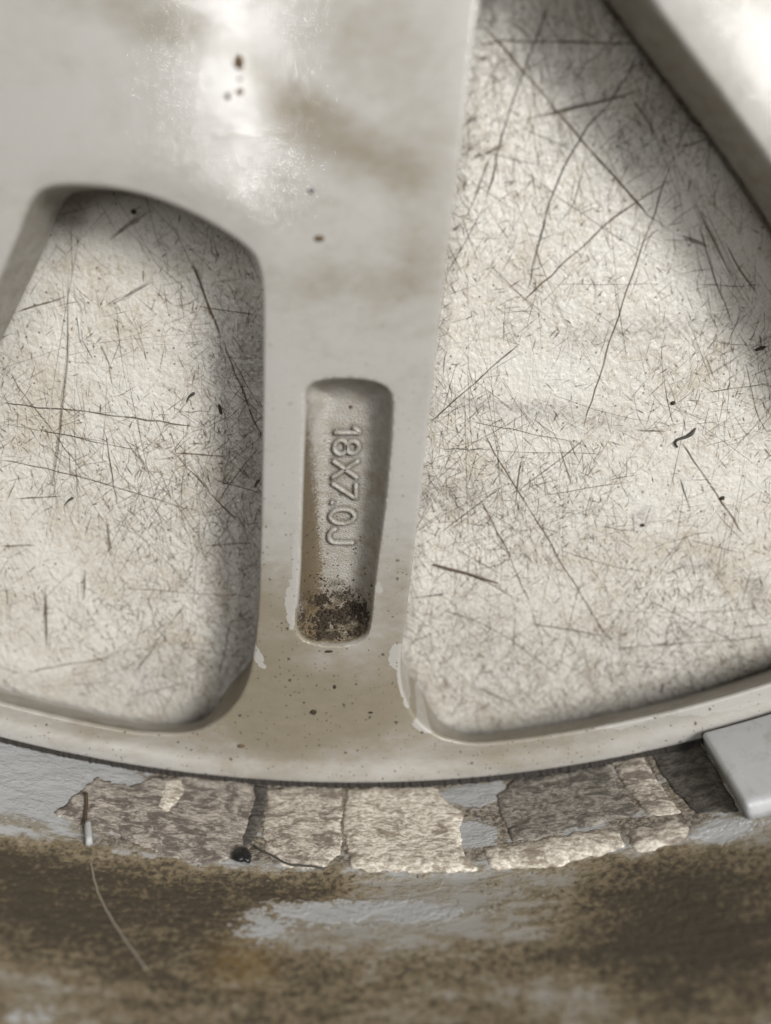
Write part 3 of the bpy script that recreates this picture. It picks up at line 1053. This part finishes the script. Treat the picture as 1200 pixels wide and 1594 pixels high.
def wall_patch(name, pxpoly, thick, rough, mat, label, cat, group=None, amt=.6, seed=1.0, base=.0):
    poly = [on_wall(x, y) for x, y in pxpoly]
    poly = ragged(ragged(poly, amt * 1.1, .40, seed), amt * .55, 1.3, seed + 40)
    if area(poly) < 0: poly = poly[::-1]
    lo, hi = poly.min(0), poly.max(0)
    pts = []
    st = .55
    for y in np.arange(lo[1], hi[1], st):
        for x in np.arange(lo[0], hi[0], st): pts.append((x + rnd.uniform(-.12, .12), y + rnd.uniform(-.12, .12)))
    pts = np.array(pts)
    pts = pts[in_poly(pts, poly)]
    pts = pts[dist_to(pts, poly, True) > .25]
    v, t = triangulate(pts, [poly])
    cc = np.array([(v[a] + v[b] + v[c]) / 3 for a, b, c in t])
    t = [q for q, k in zip(t, in_poly(cc, poly)) if k]
    d = dist_to(v, poly, True)
    vs = []
    for q, dd in zip(v, d):
        e = min(1.0, dd / 1.3)
        n_ = noise.noise(Vector((q[0] * .5, q[1] * .8, seed))) * .6 + noise.noise(Vector((q[0] * 1.6, q[1] * 2.2, seed + 4))) * .5
        vs.append(wall_pt(q[0], q[1], max(.03, base * e + .45 * thick * (.06 + .94 * e) + .4 * rough * n_ * e)))
    n = len(vs)
    # rim of the patch, down into the wall
    idx = {(round(q[0], 4), round(q[1], 4)): i for i, q in enumerate(v)}
    fs = [tuple(q) for q in t]
    edges = {}
    for a, b, c in t:
        for e in ((a, b), (b, c), (c, a)): edges[e] = 1
    for (a, b) in list(edges):
        if (b, a) not in edges:
            i = len(vs)
            vs.append(wall_pt(v[a][0], v[a][1], -.25)); vs.append(wall_pt(v[b][0], v[b][1], -.25))
            fs.append((b, a, i, i + 1))
    cz = wall_pt(*((lo + hi) / 2))
    o = mesh_obj(name, vs, fs, mat, None, True, cz)
    fix_normals(o)
    return tag(o, label, cat, group)


G = 'leftover balance weight tape'
wall_patch('tape_residue', [(85, 1265), (130, 1225), (150, 1212), (200, 1222), (240, 1208), (310, 1206), (395, 1220), (402, 1250), (385, 1290), (390, 1320), (340, 1345), (270, 1335), (200, 1310), (140, 1290)],
           .5, .55, M_FUZZ, 'fuzzy grey brown tape residue at the left end of the tape strip', 'tape', G, .9, 2.1)
wall_patch('tape_residue', [(240, 1262), (255, 1215), (285, 1208), (290, 1240), (262, 1270)],
           1.1, .4, M_PALE, 'small torn yellowish tape flake standing on the fuzzy residue', 'tape', G, .3, 5.1)
wall_patch('tape_residue', [(416, 1228), (470, 1222), (530, 1226), (534, 1260), (530, 1330), (500, 1352), (445, 1348), (412, 1330), (408, 1280)],
           .8, .35, M_CREAM, 'cream tape square just right of the black bead', 'tape', G, .45, 7.4)
wall_patch('tape_residue', [(538, 1228), (600, 1224), (680, 1225), (696, 1250), (720, 1262), (716, 1300), (722, 1330), (745, 1354), (620, 1358), (548, 1352), (533, 1300)],
           .9, .35, M_PALE, 'large pale cream tape square in the middle of the tape strip', 'tape', G, .45, 9.2)
wall_patch('tape_residue', [(770, 1240), (800, 1212), (880, 1200), (950, 1188), (962, 1230), (1000, 1262), (965, 1275), (900, 1290), (850, 1304), (800, 1308), (785, 1280)],
           .7, .45, M_DGREY, 'dark grey foam tape pad between the pale tape pieces', 'tape', G, .5, 12.7)
wall_patch('tape_residue', [(950, 1186), (1000, 1176), (1016, 1205), (1040, 1240), (1060, 1266), (1010, 1270), (985, 1240), (965, 1215)],
           1.0, .3, M_CREAM, 'slanting cream tape strip beside the dark gap near the weight', 'tape', G, .3, 15.0)
wall_patch('tape_residue', [(1014, 1172), (1085, 1152), (1112, 1190), (1150, 1262), (1085, 1268), (1056, 1240), (1030, 1205)],
           .35, .35, M_DARKEST, 'blackish foam tape left against the end of the grey weight', 'tape', G, .3, 17.7)
wall_patch('tape_residue', [(752, 1320), (800, 1316), (870, 1300), (930, 1290), (965, 1296), (975, 1320), (900, 1338), (865, 1350), (765, 1353)],
           .9, .35, M_PALE, 'narrow pale tape edge below the dark grey foam pad', 'tape', G, .4, 21.3)
wall_patch('tape_residue', [(982, 1290), (1050, 1276), (1072, 1290), (1065, 1310), (1000, 1328), (978, 1318)],
           1.0, .35, M_CREAM, 'short cream tape scrap below the slanting tape strip', 'tape', G, .4, 25.9)
wall_patch('tape_residue', [(395, 1222), (418, 1226), (412, 1270), (400, 1300), (384, 1322), (372, 1318), (388, 1270)],
           .6, .5, M_DARKEST, 'thin dark torn tape edge above the black bead', 'tape', G, .4, 29.5)

# ---------------------------------------------------------------- adhesive balance weight on the right
s0 = on_wall(1094, 1150)[0] - .6
s1 = s0 + 26
zb, zt = 1.4, 18.8
vs, fs = [], []
NS = 26
BEV = .9
TH = 3.4
sect = []                       # (z, lift) cross-section, rounded outer corners
sect.append((zb, .15))
for k in range(5): a = math.pi / 2 * k / 4; sect.append((zb + BEV - BEV * math.cos(a), TH - BEV + BEV * math.sin(a)))
for k in range(5): a = math.pi / 2 * k / 4; sect.append((zt - 1.6 + 1.6 * math.sin(a), TH - 1.6 + 1.6 * math.cos(a)))
sect.append((zt, .15))
n = len(sect)
stations = [(s0 + .0, .84, .90), (s0 + .15, .93, .96), (s0 + .5, .99, .99)] + [(s0 + 1 + (s1 - s0 - 2) * i / NS, 1, 1) for i in range(NS + 1)] + [(s1 - .5, .99, .99), (s1 - .15, .93, .96), (s1, .84, .90)]
zc = (zb + zt) / 2
for s, kl, kz in stations:
    for z, l in sect: vs.append(wall_pt(s, zc + (z - zc) * kz, l * kl))
m_ = len(stations)
for i in range(m_ - 1):
    for k in range(n - 1):
        a = i * n + k
        fs.append((a, a + 1, a + n + 1, a + n))
    fs.append((i * n + n - 1, i * n, (i + 1) * n, (i + 1) * n + n - 1))
fs.append(tuple(range(n))); fs.append(tuple(reversed(range((m_ - 1) * n, m_ * n))))
wt = bpy.data.objects.new('balance_weight', None)
col.objects.link(wt)
wp = wall_pt(s0 + 13, 0)
wt.location = (wp[0] * MM, wp[1] * MM, (wp[2] - TZ) * MM)
tag(wt, 'smooth grey balance weight stuck on the barrel at the right edge', 'weight')
wb_ = mesh_obj('weight_body', vs, fs, M_WEIGHT, wt, True, wp)
fix_normals(wb_)
# its tape
vs, fs = [], []
for i in range(NS + 1):
    s = s0 + .6 + (s1 - s0 - 1.2) * i / NS
    for z, l in ((zb + .6, -.1), (zb + .6, .14), (zt - .6, .14), (zt - .6, -.1)): vs.append(wall_pt(s, z, l))
for i in range(NS):
    for k in range(4):
        a = i * 4 + k; b = i * 4 + (k + 1) % 4
        fs.append((a, b, b + 4, a + 4))
mesh_obj('tape_layer', vs, fs, M_DARKEST, wt, True, wp)

# ================================================================== small loose things


def lump(name, c, rx, ry, rz, mat, label, cat, group=None, seed=0.0, rough=.25, rot=0.0, sub=2):
    bm = bmesh.new()
    bmesh.ops.create_icosphere(bm, subdivisions=sub, radius=1)
    vs = []
    for v in bm.verts:
        k = 1 + rough * noise.noise(v.co * 1.7 + Vector((seed, seed * 2, 0)))
        x, y, z = v.co.x * rx * k, v.co.y * ry * k, v.co.z * rz * k
        vs.append((c[0] + x * math.cos(rot) - y * math.sin(rot), c[1] + x * math.sin(rot) + y * math.cos(rot), c[2] + z))
    fs = [tuple(v.index for v in f.verts) for f in bm.faces]
    bm.free()
    o = mesh_obj(name, vs, fs, mat, None, True, c)
    return tag(o, label, cat, group)


def spoke_pt(px, py, lift):
    z = 0.0
    for _ in range(3):
        x, y = unp(px, py, z)
        z = float(top_z(np.array([(x, y)]))[0])
    return (x, y, z + lift)


GC = 'dirt crumbs on the spoke'
for (px, py, rx, ry, h_, mat, label, sd) in [
    (372, 97, .75, .85, .35, M_SOILB, 'largest brown dirt crumb in the bright glare on the upper spoke', 1.1),
    (374, 143, .50, .42, .25, M_SOILB, 'brown crumb in the glare, right of the lower pair', 2.3),
    (354, 150, .42, .38, .25, M_SOIL, 'dark crumb in the glare, left of the lower pair', 3.9),
    (372, 124, .28, .20, .12, M_SOILB, 'tiny brown crumb between the largest crumb and the lower pair', 4.2),
    (497, 371, .75, .42, .25, M_SOILB, 'brown oval dirt spot on the spoke above the pocket', 5.7),
    (488, 1108, .62, .50, .35, M_SOIL, 'round black crumb on the flared spoke foot', 6.1),
    (521, 1069, .28, .42, .22, M_SOIL, 'small black crumb between pocket and round black crumb', 7.7),
    (577, 1109, .42, .22, .18, M_SOIL, 'small flat dark crumb right of the round black crumb', 8.3),
    (375, 1161, .75, .42, .25, M_SOILB, 'rusty brown crumb near the rim, left on the spoke foot', 9.9),
    (512, 1014, .75, .25, .15, M_SOIL, 'thin dark smear crumb just below the pocket', 10.5),
    (546, 633, .30, .30, .22, M_SOILB, 'small brown crumb in the pocket above the size mark', 11.5)]:
    p = spoke_pt(px, py, h_ * .35)
    lump('dirt_crumb', p, rx, ry, h_, mat, label, 'dirt', GC, sd)
p = spoke_pt(485, 297, .12)
lump('water_drop', p, .48, .34, .28, M_DROP, 'tiny glossy dark drop on the spoke below the glare', 'drop', None, 12.0, .1)

# soil gathered in the lower end of the pocket
vs, fs = [], []
bm = bmesh.new(); bmesh.ops.create_icosphere(bm, subdivisions=1, radius=1)
ico_v = [v.co.copy() for v in bm.verts]; ico_f = [tuple(v.index for v in f.verts) for f in bm.faces]; bm.free()
cand = []
while len(cand) < 520:
    px = rnd.uniform(455, 584); py = 1004 - abs(rnd.gauss(0, 42))
    cl = noise.noise(Vector((px * .04, py * .04, 2.2)))
    if cl < .02 and rnd.random() > .25: continue
    cand.append((px, py, cl))
for (cxp, cyp, sg, k) in [(505, 967, 11, 60), (560, 948, 11, 60), (500, 938, 8, 35), (530, 962, 8, 30), (545, 992, 8, 30), (478, 985, 10, 40)]:
    for _ in range(k): cand.append((rnd.gauss(cxp, sg), rnd.gauss(cyp, sg * .7), .6))
pp = np.array([unp(a, b, -4) for a, b, _ in cand])
inside = in_poly(pp, pocket) & (dist_to(pp, pocket, True) > .5)
zz = top_z(pp)
for (q, z, okk, c) in zip(pp, zz, inside, cand):
    if not okk: continue
    sz = rnd.uniform(.10, .24) * (2.0 if c[2] > .5 else 1)
    b = len(vs)
    ax = [sz * rnd.uniform(.7, 1.3) for _ in range(3)]
    for v in ico_v:
        k = 1 + .4 * noise.noise(v * 2 + Vector((q[0] * 9, q[1] * 9, 0)))
        vs.append((q[0] + v.x * ax[0] * k, q[1] + v.y * ax[1] * k, z + sz * .3 + v.z * ax[2] * k * .8))
    fs += [tuple(i + b for i in f) for f in ico_f]
og = (*unp(520, 970, -5), -5)
o = mesh_obj('soil_crumbs', vs, fs, M_SOIL, None, True, og)
tag(o, 'dark soil crumbs gathered in the lower end of the pocket', 'soil', None, 'stuff')

# things on the barrel wall
s, z = on_wall(377, 1336)
p = wall_pt(s, z, .8)
o = lump('black_bead', p, 1.75, .95, 1.35, M_BLACK, 'glossy black teardrop bead stuck on the barrel below the tape', 'bead', None, 3.0, .18, 0, 3)
for v in o.data.vertices:       # draw out the tip
    if v.co.x > .0006: v.co.z += (v.co.x - .0006) * .9
s, z = on_wall(136, 1288); s2, z2 = on_wall(138, 1322)
pa, pb = np.array(wall_pt(s, z, .9)), np.array(wall_pt(s2, z2, 1.3))
path = [pa + (pb - pa) * t for t in np.linspace(0, 1, 7)]
v, f = tube(path, [.95, 1.05, 1.0, 1.1, 1.0, 1.05, .9], n=5, flat=.6, capk=.05)
o = mesh_obj('plastic_stub', v, f, M_STUB, None, True, tuple(pa))
fix_normals(o)
tag(o, 'short white plastic stub stuck on the barrel below the left clean patch', 'plastic bit')


def wall_thread(name, pxpath, rad, mat, label, cat, lift=.12):
    q = [on_wall(x, y) for x, y in pxpath]
    q = resample(smooth_curve(q, False, 2), .7)
    path = [wall_pt(a + .15 * noise.noise(Vector((a, b, 0))), b, lift + .12 * noise.noise(Vector((a * .5, b * .5, 4)))) for a, b in q]
    v, f = tube(path, rad, n=6)
    o = mesh_obj(name, v, f, mat, None, True, path[0])
    fix_normals(o)
    return tag(o, label, cat)


wall_thread('thread', [(141, 1340), (150, 1390), (185, 1450), (228, 1510)], .16, M_THREAD, 'pale thread trailing down the dirty barrel below the plastic stub', 'thread')
wall_thread('fibre', [(395, 1318), (412, 1330), (428, 1336), (446, 1349), (480, 1350), (505, 1355)], .17, M_FIBRE, 'thin dark fibre running right from the black bead under the tape', 'fibre', .35)
wall_thread('fibre', [(134, 1240), (134, 1265), (130, 1290)], .3, M_TWIG, 'short brown fibre above the white plastic stub', 'fibre', .7)


def bench_thread(name, pxpath, rads, mat, label, cat, lift=.25):
    q = [unp(x, y, TZ + lift) for x, y in pxpath]
    q = resample(smooth_curve(q, False, 2), .4)
    n = len(q)
    rr = [np.interp(i / (n - 1), np.linspace(0, 1, len(rads)), rads) for i in range(n)]
    v, f = tube([(a, b, TZ + r + .02) for (a, b), r in zip(q, rr)], rr, n=8)
    o = mesh_obj(name, v, f, mat, None, True, (q[0][0], q[0][1], TZ))
    fix_normals(o)
    return tag(o, label, cat)


bench_thread('fibre', [(1055, 696), (1050, 690), (1054, 684), (1066, 681), (1076, 676), (1083, 667)], (.16, .22, .24, .30, .34, .14), M_FIBRE, 'small curled dark fibre lying on the bench at the right', 'fibre')
bench_thread('fibre', [(675, 879), (700, 886), (730, 893), (752, 901), (775, 908)], (.20, .26, .20, .26, .12), M_TWIG, 'brown twig-like fibre on the bench right of the spoke', 'fibre')
bench_thread('fibre', [(290, 626), (294, 617), (302, 612)], (.08, .16, .28), M_FIBRE, 'tiny club-shaped dark fibre on the bench in the left window', 'fibre')
bench_thread('fibre', [(100, 787), (105, 780), (113, 775)], (.08, .16, .26), M_FIBRE, 'dark chip on the bench, lower left in the left window', 'fibre')
for (px, py, rx, ry, rot, lab, sd) in [(343, 637, .30, 1.0, .15, 'upright black chip on the bench left of the spoke', 1.0), (1047, 627, .42, .35, 0, 'round black grit grain on the bench above the curled fibre', 2.0),
                                       (1124, 775, .45, .40, 0, 'grey black grit grain on the bench right of the curled fibre', 3.0), (1000, 817, .38, .34, 0, 'small grit grain beside a grey smudge on the bench', 4.0),
                                       (1183, 542, 1.0, .35, .35, 'dark flat chip on the bench near the right edge', 5.0), (208, 330, .45, .40, 0, 'round grit grain on the bench near the top of the left window', 6.0)]:
    x, y = unp(px, py, TZ)
    lump('grit_grain', (x, y, TZ + .16), rx, ry, .2, M_SOIL, lab, 'grit', 'grit on the bench', sd, .3, rot)
